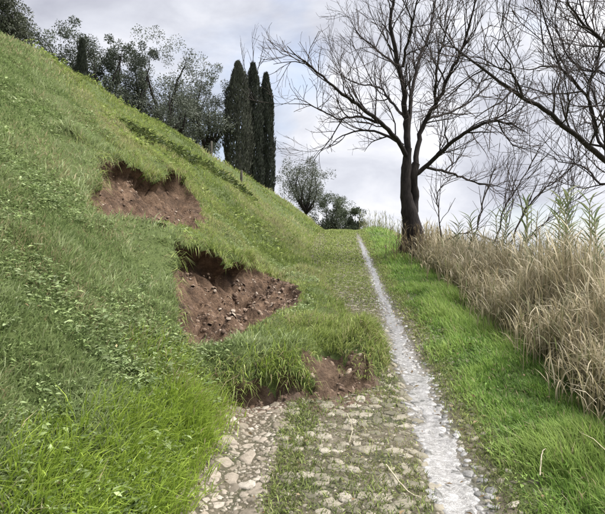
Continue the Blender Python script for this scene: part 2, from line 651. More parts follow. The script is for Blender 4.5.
def place_stones(spec, parent, mat, name_one, name_mass, n_single):
    """spec rows: x, y, size_x, size_y, size_z, rotation, sink"""
    spec = np.asarray(spec)
    hx = H(spec[:, 0] + .06, spec[:, 1]) - H(spec[:, 0] - .06, spec[:, 1])
    hy = H(spec[:, 0], spec[:, 1] + .06) - H(spec[:, 0], spec[:, 1] - .06)
    ok = np.hypot(hx, hy) / .12 < 1.6
    spec = spec[ok]
    nrm = np.column_stack([-hx[ok] / .12, -hy[ok] / .12, np.ones(ok.sum())])
    nrm /= np.linalg.norm(nrm, axis=1, keepdims=True)
    z = H(spec[:, 0], spec[:, 1])
    show = np.maximum(spec[:, 2], spec[:, 3]) / np.maximum(spec[:, 1], 2.2)
    vis = (spec[:, 1] > 2.6)
    order = np.argsort(-(show * vis))
    single, mass = order[:n_single], order[n_single:]
    meshes = []
    if n_single:
        for v, f in STONES:
            me = bpy.data.meshes.new(name_one)
            me.from_pydata(v.tolist(), [], f.tolist())
            me.polygons.foreach_set('use_smooth', np.full(len(f), True))
            me.materials.append(mat)
            meshes.append(me)
    for j, i in enumerate(single):
        o = bpy.data.objects.new(name_one, meshes[j % len(meshes)])
        o.location = (spec[i, 0], spec[i, 1], z[i] - spec[i, 6])
        tilt = Vector(nrm[i] + rng.normal(0, .08, 3)).normalized()
        o.rotation_euler = (tilt.to_track_quat('Z', 'Y') @ Matrix.Rotation(spec[i, 5], 3, 'Z').to_quaternion()).to_euler()
        o.scale = spec[i, 2:5]
        o.parent = parent
        COL.objects.link(o)
    vv, ff, rr, off = [], [], [], 0
    for j, i in enumerate(mass):
        v, f = SMALL[j % len(SMALL)]
        c, s = math.cos(spec[i, 5]), math.sin(spec[i, 5])
        w = v * spec[i, 2:5]
        nz = nrm[i] + rng.normal(0, .1, 3)
        nz /= np.linalg.norm(nz)
        ax = np.cross((0.0, 1.0, 0.0), nz)
        ax /= np.linalg.norm(ax)
        ay = np.cross(nz, ax)
        w = (w[:, :1] * c - w[:, 1:2] * s) * ax + (w[:, :1] * s + w[:, 1:2] * c) * ay + w[:, 2:] * nz
        vv.append(w + np.array([spec[i, 0], spec[i, 1], z[i] - spec[i, 6]]))
        ff.append(f + off)
        rr.append(np.full(len(v), rng.random()))
        off += len(v)
    if vv:
        o = mesh_obj(name_mass, np.concatenate(vv), np.concatenate(ff), mat, parent, cols={'rnd': np.concatenate(rr)})
        o['kind'] = 'stuff'


def on_slump(x, y):
    _, a, b, raw, sl = fields(x, y)
    return sl | (raw > .5) | (a > 0) | (b > 0)


def poisson(n, u0, u1, y0, y1, size_fn, pack, tries=6):
    """loosely packed stones: reject overlaps with a grid"""
    out, cells = [], {}
    cs = .22
    for _ in range(n * tries):
        y = y0 + (y1 - y0) * rng.random() ** 1.6
        u = rng.uniform(u0, u1)
        s = size_fn(u, y)
        key = (int(math.floor(u / cs)), int(math.floor(y / cs)))
        ok = True
        for i in (-1, 0, 1):
            for j in (-1, 0, 1):
                for (uu, yy, ss) in cells.get((key[0] + i, key[1] + j), ()):
                    if (u - uu) ** 2 + ((y - yy)) ** 2 < (pack * (s + ss)) ** 2:
                        ok = False
                        break
                if not ok:
                    break
            if not ok:
                break
        if ok:
            cells.setdefault(key, []).append((u, y, s))
            out.append((u, y, s))
            if len(out) >= n:
                break
    return out


def to_spec(lst, flat, sink, lum=1.0):
    sp = []
    for u, y, s in lst:
        a = rng.uniform(.75, 1.3)
        sp.append((u + centre(y), y, s * a, s / a, s * flat * rng.uniform(.8, 1.2), rng.uniform(0, 6.28), s * sink))
    sp = np.array(sp)
    return sp[~on_slump(sp[:, 0], sp[:, 1])]


left_rut = poisson(1500, -0.92, -0.44, 2.0, 5.0, lambda u, y: rng.uniform(.035, .085) if rng.random() < .30 else rng.uniform(.010, .032), .68)
place_stones(to_spec(left_rut, .42, .07), path, M_COBBLE, 'stone', 'small_stones', 110)

rows = []
for r_i in range(185):                    # cobbles set in rows across the track
    y = 2.0 + r_i * 0.092 + rng.uniform(-.02, .02)
    u = -0.45 + rng.uniform(0, .08)
    while u < 0.50:
        s = rng.uniform(.022, .052)
        if rng.random() < (.93 if u > -.2 else .45):
            rows.append((u + s, y + rng.uniform(-.03, .03) + .03 * math.sin(u * 5 + r_i), s))
        u += 2.2 * s + rng.uniform(.0, .03)
rows_sp = to_spec(rows, .44, -.02)
rows_sp[:, 2] *= 1.3
rows_sp[:, 5] = rng.uniform(-.3, .3, len(rows_sp))
place_stones(rows_sp, path, M_MOSSY, 'stone', 'small_stones', 120)
grit = poisson(2600, -0.9, 0.55, 2.0, 6.0, lambda u, y: rng.uniform(.006, .02), .75)
place_stones(to_spec(grit, .55, .0), path, M_MOSSY, 'stone', 'small_stones', 0)

right_rut = poisson(1300, 0.50, 0.83, 2.0, 15.0, lambda u, y: rng.uniform(.012, .045), .72)
right_rut = [q for q in right_rut if abs(q[0] - .66 - .05 * math.sin(q[1] * 3.1) * rng.random()) < (.10 + .09 * max(0, min(1, (8 - q[1]) / 4))) * rng.uniform(.6, 1.25)]
place_stones(to_spec(right_rut, .6, .02), path, M_PALE, 'stone', 'small_stones', 70)
edge_st = poisson(800, 0.78, 1.25, 2.0, 9.0, lambda u, y: rng.uniform(.015, .05), .95)
place_stones(to_spec(edge_st, .45, .1), path, M_MOSSY, 'stone', 'small_stones', 0)


def scree(poly, par, n, smin, smax, low_bias):
    pa = np.asarray(poly)
    sp = []
    while len(sp) < n:
        x = rng.uniform(pa[:, 0].min(), pa[:, 0].max(), 400)
        y = rng.uniform(pa[:, 1].min(), pa[:, 1].max(), 400)
        d = sdf(x, y, poly)
        zb = base(x, y) - z_path(y)
        t = (zb - zb.min()) / (np.ptp(zb) + 1e-6)
        for i in np.where((d > .05) & (rng.random(400) > t * low_bias))[0]:
            s = smin + (smax - smin) * rng.random() ** 3
            sp.append((x[i], y[i], s * rng.uniform(.8, 1.3), s, s * rng.uniform(.5, .9), rng.uniform(0, 6.28), s * .1))
    place_stones(sp[:n], par, M_SCREE, 'stone', 'scree', 0)


scree(SCAR_B, scar_b, 4200, .005, .036, .5)
scree(SCAR_A, scar_a, 1900, .005, .030, .4)
sp = []
while len(sp) < 420:
    u, y = rng.uniform(-1.0, .45), rng.uniform(3.75, 4.9)
    x = u + centre(y)
    if fields(np.array([x]), np.array([y]))[3][0] > .5 or (rng.random() < .3 * math.exp(-((y - 4.2 - .22 * u) / .14) ** 2)):
        s = .005 + .026 * rng.random() ** 2.5
        sp.append((x, y, s, s * 1.2, s * .8, rng.uniform(0, 6), s * .1))
place_stones(sp, raw_face, M_SCREE, 'stone', 'scree', 0)

# ------------------------------------------------------------------ grass and weeds


def blades(px, py, length, width, lean, col, az=None, bend=1.0, zoff=-.015):
    """ribbon blades of three segments; every argument one value a blade"""
    n = len(px)
    pz = H(px, py) + zoff
    ox, oy = overhang(px, py)
    px, py = px + ox, py + oy
    if az is None:
        az = rng.uniform(0, 2 * np.pi, n)
    dx, dy = np.cos(az), np.sin(az)
    tw = az + np.pi / 2 + rng.uniform(-.9, .9, n)
    wx, wy = np.cos(tw), np.sin(tw)
    v = np.zeros((n, 5, 3), np.float32)
    for k, (t, wf) in enumerate(((0, .8), (.55, 1.0), (1, 0))):
        h = length * (t * np.cos(lean * (.35 + .65 * bend * t)))
        o = length * (t * np.sin(lean * (.35 + .65 * bend * t)))
        c = np.stack([px + dx * o, py + dy * o, pz + h], -1)
        wv = np.stack([wx * width * wf * .5, wy * width * wf * .5, np.zeros(n)], -1)
        if k < 2:
            v[:, 2 * k] = c - wv
            v[:, 2 * k + 1] = c + wv
        else:
            v[:, 4] = c
    b = (np.arange(n) * 5)[:, None]
    tri = np.array([[0, 1, 3], [0, 3, 2], [2, 3, 4]])
    f = (b[:, None, :] + tri[None]).reshape(-1, 3)
    c = np.repeat(col[:, None, :], 5, 1).reshape(-1, 3)
    return v.reshape(-1, 3), f, c


def palette(n, stops, noise=None, jit=.18):
    """blend a row of colours by a random value (plus a slow noise), with a little brightness jitter"""
    t = rng.random(n) if noise is None else np.clip(.5 + noise + rng.normal(0, .22, n), 0, 1)
    st = np.array(stops)
    k = t * (len(st) - 1)
    i = np.clip(k.astype(int), 0, len(st) - 2)
    f = (k - i)[:, None]
    c = st[i] * (1 - f) + st[i + 1] * f
    return c * np.exp(rng.normal(0, jit, n))[:, None]


def scatter(n, u0, u1, y0, y1, power=1.0):
    y = y0 + (y1 - y0) * rng.random(n) ** power
    u = rng.uniform(u0, u1, n)
    return u + centre(y), y, u


def join(parts):
    vs_, fs, cs, off = [], [], [], 0
    for v, f, c in parts:
        vs_.append(v)
        fs.append(f + off)
        cs.append(c)
        off += len(v)
    return np.concatenate(vs_), np.concatenate(fs), np.concatenate(cs)


G_HILL = [(.14, .185, .055), (.22, .28, .08), (.30, .37, .105), (.37, .42, .15), (.40, .39, .21)]
G_WEED = [(.12, .17, .065), (.20, .265, .105), (.29, .36, .155), (.40, .45, .26)]
G_LIME = [(.19, .28, .045), (.28, .38, .06), (.38, .48, .09)]
G_VERGE = [(.08, .15, .03), (.13, .225, .048), (.20, .32, .07), (.29, .39, .11)]
G_PATH = [(.09, .12, .035), (.14, .17, .055), (.20, .21, .08), (.27, .25, .13)]
G_DRY = [(.34, .29, .17), (.45, .39, .25)]


def lime_patch(u, y):
    """the young bright grass at the foot of the bank"""
    n = .35 * fbm(u * 2, y * 2, 88, 3)
    return np.clip(smooth(-1.6, -1.05, u + n) * smooth(4.6, 3.9, y + n), 0, 1)


def hill_zone(n, u0, u1, y0, y1, ln, wd, power=1.0):
    x, y, u = scatter(n, u0, u1, y0, y1, power)
    z, a, b, raw, sl = fields(x, y)
    keep = (a < .02) & (b < .02) & (raw < .5) & (u < np.where(sl, 9, -.86 + .05 * rng.normal(0, 1, n)))
    lipa = np.maximum(a, b)
    x, y, u, sl, lipa = x[keep], y[keep], u[keep], sl[keep], lipa[keep]
    m = len(x)
    big = fbm(x * .55, y * .55, 13, 3)
    small = fbm(x * 2.6, y * 2.6, 14, 3)
    lime = lime_patch(u, y) > rng.random(m)
    col = palette(m, G_HILL, big * .9 + small * .5)
    wz = smooth(7.5, 5.5, y + 1.2 * (u + 2)) > rng.random(m)           # coarse weeds on the near bank
    col = np.where(wz[:, None], palette(m, G_WEED, small * .8), col)
    col = np.where(lime[:, None], palette(m, G_LIME), col)
    dry = rng.random(m) < np.clip(.05 + .5 * fbm(x * 1.3, y * 1.3, 19, 3), .01, .35)
    col = np.where(dry[:, None], palette(m, G_DRY), col)
    L = ln * rng.uniform(.55, 1.25, m) * (1 + 1.5 * np.clip(small + .1, -.3, .8))
    _, a2, b2, _, _ = fields(x - .30, y + .22)
    _, a3, b3, _, _ = fields(x + .05, y + .30)
    front = (np.maximum(np.maximum(a2, b2), np.maximum(a3, b3)) > lipa) & (lipa > -.65)
    L = L * np.where(front, .62, 1.0) * np.where(front & (rng.random(m) < .12), 1.9, 1.0)
    L = L * (1 + .6 * ((lipa > -.16) & ~front)) * np.where(lime, 1.6, 1) * np.where(sl, 1.05, 1)
    lean = rng.uniform(.3, 1.25, m)
    # blades hang down the slope: towards the track, and a little towards the camera
    az = rng.normal(-.35, 1.1, m)
    W = wd * rng.uniform(.7, 1.4, m)
    return blades(x, y, L, W, lean, col, az)


parts = [
    hill_zone(160000, -4.2, .5, 1.9, 5.4, .08, .006),
    hill_zone(130000, -7.0, .5, 5.4, 10.5, .08, .0085),
    hill_zone(62000, -10.0, 0.1, 10.5, 17, .085, .013),
    hill_zone(45000, -13.0, -.4, 17, 31, .10, .02),
    hill_zone(12000, -11, -4.2, 1.7, 5.4, .13, .012),
]
for poly, seed, n in ((SCAR_A, 41, 9000), (SCAR_B, 47, 11000)):      # torn turf hanging over the lips
    pa = np.asarray(poly)
    x = rng.uniform(pa[:, 0].min() - .2, pa[:, 0].max() + .2, n)
    y = rng.uniform(pa[:, 1].min() - .2, pa[:, 1].max() + .2, n)
    d0 = sdf(x, y, poly)
    d = d0 + 0.20 * fbm(x * 3, y * 3, seed, 4, .6)
    g0, g1 = sdf(x + .02, y, poly) - d0, sdf(x, y + .02, poly) - d0
    zb, pb = base(x, y) - z_path(y), base(pa[:, 0], pa[:, 1]) - z_path(pa[:, 1])
    t = (zb - pb.min()) / np.ptp(pb)
    k = (d > -.14) & (d < .015) & (t > .3) & (fbm(x * 5, y * 5, seed + 2, 2) > -.22)
    m = k.sum()
    col = palette(m, G_HILL[:4])
    brown = rng.random(m) < .3
    col = np.where(brown[:, None], palette(m, [(.10, .07, .04), (.2, .15, .09), (.3, .25, .15)]), col)
    parts.append(blades(x[k], y[k], rng.uniform(.08, .24, m), rng.uniform(.004, .010, m), rng.uniform(1.2, 2.5, m), col, np.arctan2(g1, g0)[k] + rng.normal(0, .5, m)))
n = 9000
u, y = rng.uniform(-1.1, .5, n), rng.uniform(4.0, 5.1, n)
x = u + centre(y)
dl = sdf(u, y, LOBE) + 0.10 * fbm(x * 3.1, y * 3.1, 5, 3)
k = (dl > .06) & (dl < .34) & (fbm(x * 4, y * 4, 67, 2) > -.08) & ((np.abs(u + .06) > .24) | (rng.random(n) < .35))
m = k.sum()
col = palette(m, G_HILL[:4])
brown = rng.random(m) < .22
col = np.where(brown[:, None], palette(m, [(.10, .07, .04), (.2, .15, .09), (.3, .25, .15)]), col)
parts.append(blades(x[k], y[k], rng.uniform(.05, .17, m), rng.uniform(.004, .008, m), rng.uniform(.6, 2.3, m), col, rng.normal(-1.3, .8, m)))
v, f, c = join(parts)
tag(mesh_obj('hillside_grass', v, f, M_GRASS, cols={'col': c}), 'green grass and herbs covering the slipped hillside', 'grass', kind='stuff')


def verge_zone(n, u0, u1, y0, y1, ln, wd):
    x, y, u = scatter(n, u0, u1, y0, y1)
    p = smooth(.85, 1.25, u + .25 * fbm(x * 3, y * 3, 91, 3))
    keep = rng.random(n) < p
    x, y, u = x[keep], y[keep], u[keep]
    m = len(x)
    small = fbm(x * 2.2, y * 2.2, 93, 3)
    col = palette(m, G_VERGE, small * 1.1 + .1)
    dry = rng.random(m) < np.clip(.04 + .5 * smooth(1.75, 2.3, u), 0, .6)
    col = np.where(dry[:, None], palette(m, G_DRY), col)
    L = ln * rng.uniform(.5, 1.3, m) * (1 + 1.2 * np.clip(small + .1, -.4, .8)) * (.55 + .45 * smooth(.85, 1.4, u))
    return blades(x, y, L, wd * rng.uniform(.7, 1.4, m), rng.uniform(.25, 1.2, m), col, rng.normal(2.6, 1.2, m))


parts = [verge_zone(52000, .78, 2.7, 1.9, 5.0, .105, .006), verge_zone(38000, .78, 2.8, 5, 10, .11, .0085),
         verge_zone(24000, .75, 3.0, 10, 18, .12, .014), verge_zone(12000, .6, 4.5, 18, 32, .13, .02)]
v, f, c = join(parts)
tag(mesh_obj('verge_grass', v, f, M_GRASS, cols={'col': c}), 'lush green grass on the verge beside the pale rut', 'grass', kind='stuff')


def path_zone(n, y0, y1, ln, wd):
    x, y, u = scatter(n, -.98, 1.05, y0, y1)
    sl = on_slump(x, y)
    # grass stands in joints between cobble rows and mid-track, not in the ruts; it closes over with distance
    row = .5 + .5 * np.sin((y - 2.0) / .092 * 2 * np.pi + np.pi)
    mid = smooth(-.50, -.40, u) * smooth(.52, .44, u)
    strip = np.exp(-((u + .33) / .13) ** 2)
    edge = smooth(.74, .92, u) + smooth(-.86, -.93, u)
    patch = smooth(-.1, .25, fbm(x * 2, y * 2, 51, 3))
    far = smooth(5.5, 11, y)
    p = mid * (.06 + .24 * patch + .18 * row) + .75 * strip * mid + .6 * edge
    p = p + far * .55 * (1 - np.exp(-((u - .66) / .13) ** 2)) * (1 - .55 * np.exp(-((u + .68) / .15) ** 2) * smooth(14, 18, y))
    p = p + .9 * smooth(19, 24, y)
    keep = (~sl) & (rng.random(n) < p)
    x, y, u = x[keep], y[keep], u[keep]
    m = len(x)
    col = palette(m, G_PATH, fbm(x * 1.5, y * 1.5, 53, 3))
    gr = rng.random(m) < .35 + .4 * smooth(6, 12, y)
    col = np.where(gr[:, None], palette(m, G_HILL[:4]), col)
    return blades(x, y, ln * rng.uniform(.5, 1.3, m), wd * rng.uniform(.7, 1.4, m), rng.uniform(.4, 1.4, m), col, zoff=-.006)


parts = [path_zone(70000, 1.9, 5.5, .05, .005), path_zone(60000, 5.5, 12, .045, .009), path_zone(40000, 12, 27, .06, .018)]
v, f, c = join(parts)
tag(mesh_obj('track_grass', v, f, M_GRASS, cols={'col': c}), 'short grass and moss growing between the cobbles', 'grass', kind='stuff')


def leaf_cards(p, direction, up, length, width, col):
    """diamond leaves folded along the midrib, one row of arguments each"""
    n = len(p)
    d = direction / (np.linalg.norm(direction, axis=1, keepdims=True) + 1e-9)
    s = np.cross(d, up)
    s = s / (np.linalg.norm(s, axis=1, keepdims=True) + 1e-9)
    nn = np.cross(s, d)
    L, W = length[:, None], width[:, None]
    v = np.zeros((n, 4, 3), np.float32)
    v[:, 0] = p
    v[:, 1] = p + d * L * .45 + s * W * .5 + nn * W * .2
    v[:, 2] = p + d * L - nn * L * .12
    v[:, 3] = p + d * L * .45 - s * W * .5 + nn * W * .2
    b = (np.arange(n) * 4)[:, None, None]
    f = (b + np.array([[0, 1, 2], [0, 2, 3]])[None]).reshape(-1, 3)
    return v.reshape(-1, 3), f, np.repeat(col[:, None, :], 4, 1).reshape(-1, 3)


def weeds(n_plants, u0, u1, y0, y1, size, per, cols, seed_n, thr):
    x, y, u = scatter(n_plants, u0, u1, y0, y1)
    _, a, b, raw, sl = fields(x, y)
    q = fbm(x * 1.1, y * 1.1, seed_n, 3)
    keep = (a < -.10) & (b < -.10) & (raw < .5) & (q > thr) & ((np.abs(u) > .95) | sl)
    x, y = x[keep], y[keep]
    z = H(x, y)
    m = len(x)
    ps = np.clip(np.exp(rng.normal(-.2, .35, m)) * (1 + .8 * np.clip(q[keep], -.3, .5)), .4, 1.35)
    h = size * ps * rng.uniform(.6, 1.5, m)
    pl = np.repeat(np.arange(m), per)
    k = len(pl)
    az = rng.uniform(0, 2 * np.pi, k)
    t = rng.random(k)
    o = rng.uniform(0, .05, k)
    p = np.stack([x[pl] + np.cos(az) * o, y[pl] + np.sin(az) * o, z[pl] + t * h[pl]], -1)
    d = np.stack([np.cos(az), np.sin(az), rng.uniform(-.3, .8, k)], -1)
    up = np.tile([[0, 0, 1.0]], (k, 1)) + rng.normal(0, .35, (k, 3))
    L = size * ps[pl] * rng.uniform(.35, .9, k)
    cc = palette(m, cols)[pl] * np.exp(rng.normal(0, .12, k))[:, None]
    return leaf_cards(p, d, up, L, L * rng.uniform(.18, .6, k), cc)


parts = [weeds(13500, -4.2, -.95, 1.7, 5.6, .05, 9, G_WEED[:3] + [(.30, .36, .20)], 23, -.16),
         weeds(10000, -6.0, -.4, 5.6, 10, .055, 8, G_WEED + [(.2, .3, .09)], 25, -.02),
         weeds(1500, -8.0, -1.2, 10, 17, .11, 7, G_HILL[:4], 27, .02),
         weeds(500, .95, 2.1, 2, 8, .04, 8, G_VERGE, 29, .0)]
lip_shade_pts = np.array([ground_hit(*p) for p in [(128, 128), (150, 141), (172, 153), (195, 165), (215, 176), (235, 187), (250, 196)]])  # strip of dark leaves painting in the shadow below the terrace edge
k = rng.uniform(0, len(lip_shade_pts) - 1.001, 1400)
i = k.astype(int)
q = lip_shade_pts[i] * (1 - (k - i))[:, None] + lip_shade_pts[i + 1] * (k - i)[:, None] + rng.normal(0, .13, (1400, 2))
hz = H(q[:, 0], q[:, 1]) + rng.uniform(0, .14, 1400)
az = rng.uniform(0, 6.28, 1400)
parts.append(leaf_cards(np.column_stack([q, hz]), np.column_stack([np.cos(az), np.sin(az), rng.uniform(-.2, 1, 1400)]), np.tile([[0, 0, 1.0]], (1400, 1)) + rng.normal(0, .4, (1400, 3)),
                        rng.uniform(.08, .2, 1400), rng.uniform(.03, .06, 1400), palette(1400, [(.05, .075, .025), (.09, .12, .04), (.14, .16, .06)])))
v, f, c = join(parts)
tag(mesh_obj('leafy_weeds', v, f, M_WEED, cols={'col': c}), 'leafy weeds spread over the near bank, with dark leaves as shade under the ridge lip', 'weeds', kind='stuff')

# ------------------------------------------------------------------ woody plants


class Tubes:
    def __init__(self):
        self.v, self.f, self.n = [], [], 0

    def tube(self, pts, radii, sides):
        pts = np.asarray(pts, float)
        t = np.gradient(pts, axis=0)
        t /= np.linalg.norm(t, axis=1, keepdims=True) + 1e-9
        ref = np.array([0.31, 0.88, 0.35])
        s = np.cross(t, ref)
        s /= np.linalg.norm(s, axis=1, keepdims=True) + 1e-9
        w = np.cross(t, s)
        a = np.linspace(0, 2 * np.pi, sides, endpoint=False)
        ring = pts[:, None] + np.asarray(radii)[:, None, None] * (np.cos(a)[None, :, None] * s[:, None] + np.sin(a)[None, :, None] * w[:, None])
        k = len(pts)
        self.v.append(ring.reshape(-1, 3))
        i = np.arange(k - 1)[:, None] * sides
        j = np.arange(sides)[None]
        a0, a1 = i + j, i + (j + 1) % sides
        q = np.stack([a0, a1, a1 + sides, a0 + sides], -1).reshape(-1, 4) + self.n
        self.f.append(q)
        self.n += k * sides

    def build(self, name, mat, parent=None, origin=(0, 0, 0)):
        return mesh_obj(name, np.concatenate(self.v) - np.array(origin), np.concatenate(self.f), mat, parent)


def resample(pts, radii, step, wob=0.0, r=rng):
    """smooth curve through the points"""
    pts, radii = np.asarray(pts, float), np.asarray(radii, float)
    seg = np.linalg.norm(np.diff(pts, axis=0), axis=1)
    s = np.concatenate([[0], np.cumsum(seg)])
    m = max(int(s[-1] / step), 3) + 1
    q = np.linspace(0, s[-1], m)
    tang = np.gradient(pts, s, axis=0)
    out = np.zeros((m, 3))
    for i, d in enumerate(q):
        k = min(np.searchsorted(s, d, 'right') - 1, len(seg) - 1)
        h = seg[k]
        t = (d - s[k]) / h
        out[i] = ((2 * t ** 3 - 3 * t ** 2 + 1) * pts[k] + (t ** 3 - 2 * t ** 2 + t) * h * tang[k]
                  + (-2 * t ** 3 + 3 * t ** 2) * pts[k + 1] + (t ** 3 - t ** 2) * h * tang[k + 1])
    if wob:
        j = r.normal(0, wob, (m, 3))
        j[0] = 0
        out = out + j
    return out, np.interp(q, s, radii)


def sprout(pts, radii, level, sinks, r, spec):
    """side shoots along a branch; spec: one dict a level"""
    if level >= len(spec):
        return
    sp_ = spec[level]
    pts = np.asarray(pts)
    seg = np.linalg.norm(np.diff(pts, axis=0), axis=1)
    tot = seg.sum()
    cum = np.concatenate([[0], np.cumsum(seg)])
    n = max(1, int(tot * sp_['per_m'] * r.uniform(.8, 1.2)))
    for k in range(n):
        t = sp_['from'] + (1 - sp_['from']) * (k + r.random()) / n
        d = t * tot
        i = min(np.searchsorted(cum, d, 'right') - 1, len(seg) - 1)
        fr = (d - cum[i]) / (seg[i] + 1e-9)
        p = pts[i] * (1 - fr) + pts[i + 1] * fr
        rr = (radii[i] * (1 - fr) + radii[i + 1] * fr)
        tg = pts[i + 1] - pts[i]
        tg /= np.linalg.norm(tg) + 1e-9
        a = r.normal(0, 1, 3)
        a -= tg * (a @ tg)
        a /= np.linalg.norm(a) + 1e-9
        ang = R(r.uniform(*sp_['angle']))
        dr = tg * math.cos(ang) + a * math.sin(ang)
        dr[2] += sp_['up']
        dr /= np.linalg.norm(dr)
        L = r.uniform(*sp_['len']) * (1 - .45 * t * sp_.get('taper', 1))
        m = sp_['segs']
        q = [p]
        for _ in range(m):
            dr = dr + r.normal(0, sp_['wob'], 3) + np.array([0, 0, sp_['curl']])
            dr /= np.linalg.norm(dr)
            q.append(q[-1] + dr * L / m)
        r0 = min(rr * .7, sp_['rad']) * r.uniform(.7, 1.1)
        ra = np.linspace(r0, max(r0 * .3, sp_['min']), m + 1)
        sinks[min(level, len(sinks) - 1)].tube(q, ra, sp_['sides'])
        sprout(q, ra, level + 1, sinks, r, spec)


BARE = [dict(per_m=3.0, angle=(25, 60), up=.22, len=(.8, 1.9), segs=5, wob=.16, curl=.05, rad=.021, min=.006, sides=5, **{'from': .12}),
        dict(per_m=6.5, angle=(25, 60), up=.2, len=(.45, 1.1), segs=4, wob=.17, curl=.05, rad=.011, min=.005, sides=4, **{'from': .15}),
        dict(per_m=8.0, angle=(20, 55), up=.22, len=(.22, .6), segs=3, wob=.15, curl=.06, rad=.0065, min=.0035, sides=3, **{'from': .1})]


def bare_tree(name, base_pt, trunks, limbs, label, group, seed, spec=BARE, cat='tree'):
    r = np.random.default_rng(seed)
    t = empty(name, base_pt)
    tag(t, label, cat, group)
    for pts, rad in trunks:
        T = Tubes()
        p, ra = resample(pts, rad, .12, .006, r)
        T.tube(p, ra * (1 + .06 * r.normal(0, 1, len(ra))), 12)
        T.build('trunk', M_BARK, t, base_pt)
    for pts, r0, r1 in limbs:
        A, B = Tubes(), Tubes()
        p, ra = resample(pts, np.linspace(r0 * .74, r1 * .9, len(pts)), .16, .014, r)
        A.tube(p, ra, 8)
        sprout(p, ra, 0, [A, B], r, spec)
        lo = A.build('limb', M_BARK, t, base_pt)
        if B.v:
            B.build('twigs', M_TWIG, lo, base_pt)['kind'] = 'stuff'
    return t


def P(cx, cy, depth):
    """point of a crown traced on the 1.806 times enlarged upper right of the view"""
    return tuple(at(270 + cx / 1.806, cy / 1.806, depth))


D = 13.0
gx, gy = 2.68, D
gz = float(H(np.array([gx]), np.array([gy]))[0])
B0 = (gx, gy, gz - .1)
trunks = [([B0, P(258, 425, D), P(253, 390, D - .02), P(246, 350, D - .04), P(246, 308, D), P(249, 268, D)], [.32, .26, .22, .14, .125, .105]),
          ([(gx + .08, gy + .05, gz - .1), P(260, 428, D + .05), P(257, 390, D + .06), P(261, 350, D + .08), P(258, 315, D + .06), P(264, 295, D + .08)], [.27, .2, .14, .10, .12, .10])]
limbs = [
    ([P(249, 272, D), P(246, 220, D), P(240, 155, D - .2), P(226, 95, D - .4), P(217, 40, D - .5), P(226, -20, D - .6), P(222, -60, D - .7)], .115, .02),
    ([P(248, 285, D), P(222, 242, D - .4), P(190, 214, D - .9), P(160, 190, D - 1.4), P(128, 168, D - 1.8), P(95, 138, D - 2.1), P(58, 108, D - 2.4), P(32, 84, D - 2.6)], .085, .008),
    ([P(240, 262, D - .1), P(205, 243, D + .3), P(165, 236, D + .8), P(128, 248, D + 1.1), P(95, 272, D + 1.3)], .055, .006),
    ([P(200, 222, D - .8), P(160, 210, D - 1), P(120, 214, D - 1.4), P(78, 192, D - 1.9), P(35, 186, D - 2.2)], .045, .006),
    ([P(245, 215, D), P(218, 182, D + .5), P(196, 158, D + .9), P(150, 148, D + 1.4), P(110, 120, D + 1.8)], .05, .007),
    ([P(240, 150, D - .2), P(222, 112, D + .2), P(196, 92, D + .6), P(160, 62, D + .9), P(140, 30, D + 1.1)], .05, .007),
    ([P(249, 262, D), P(256, 170, D + .5), P(268, 110, D + .9), P(288, 60, D + 1.2), P(298, 5, D + 1.5), P(305, -50, D + 1.7)], .075, .012),
    ([P(262, 305, D + .06), P(266, 272, D + .2), P(280, 220, D + .3), P(302, 182, D), P(330, 122, D - .4), P(350, 78, D - .7), P(366, 20, D - 1), P(372, -40, D - 1.2)], .10, .012),
    ([P(258, 318, D + .06), P(284, 298, D), P(330, 256, D - .6), P(378, 226, D - 1.2), P(412, 219, D - 1.5), P(440, 226, D - 1.7), P(462, 240, D - 1.8)], .085, .01),
    ([P(282, 302, D), P(325, 312, D + .4), P(368, 328, D + .9), P(402, 336, D + 1.2), P(432, 324, D + 1.5)], .05, .008),
    ([P(285, 215, D + .3), P(318, 205, D + .9), P(352, 190, D + 1.4), P(398, 150, D + 1.9), P(425, 110, D + 2.2)], .05, .008),
    ([P(240, 120, D - .3), P(250, 70, D - .9), P(262, 20, D - 1.3), P(270, -40, D - 1.6)], .05, .009),
    ([P(300, 185, D), P(300, 120, D - .8), P(318, 60, D - 1.3), P(330, 0, D - 1.6)], .045, .008),
]
bare_tree('bare_tree', B0, trunks, limbs, 'tall leafless tree with a split dark trunk beside the track crest', 'leafless trees by the reeds', 5)

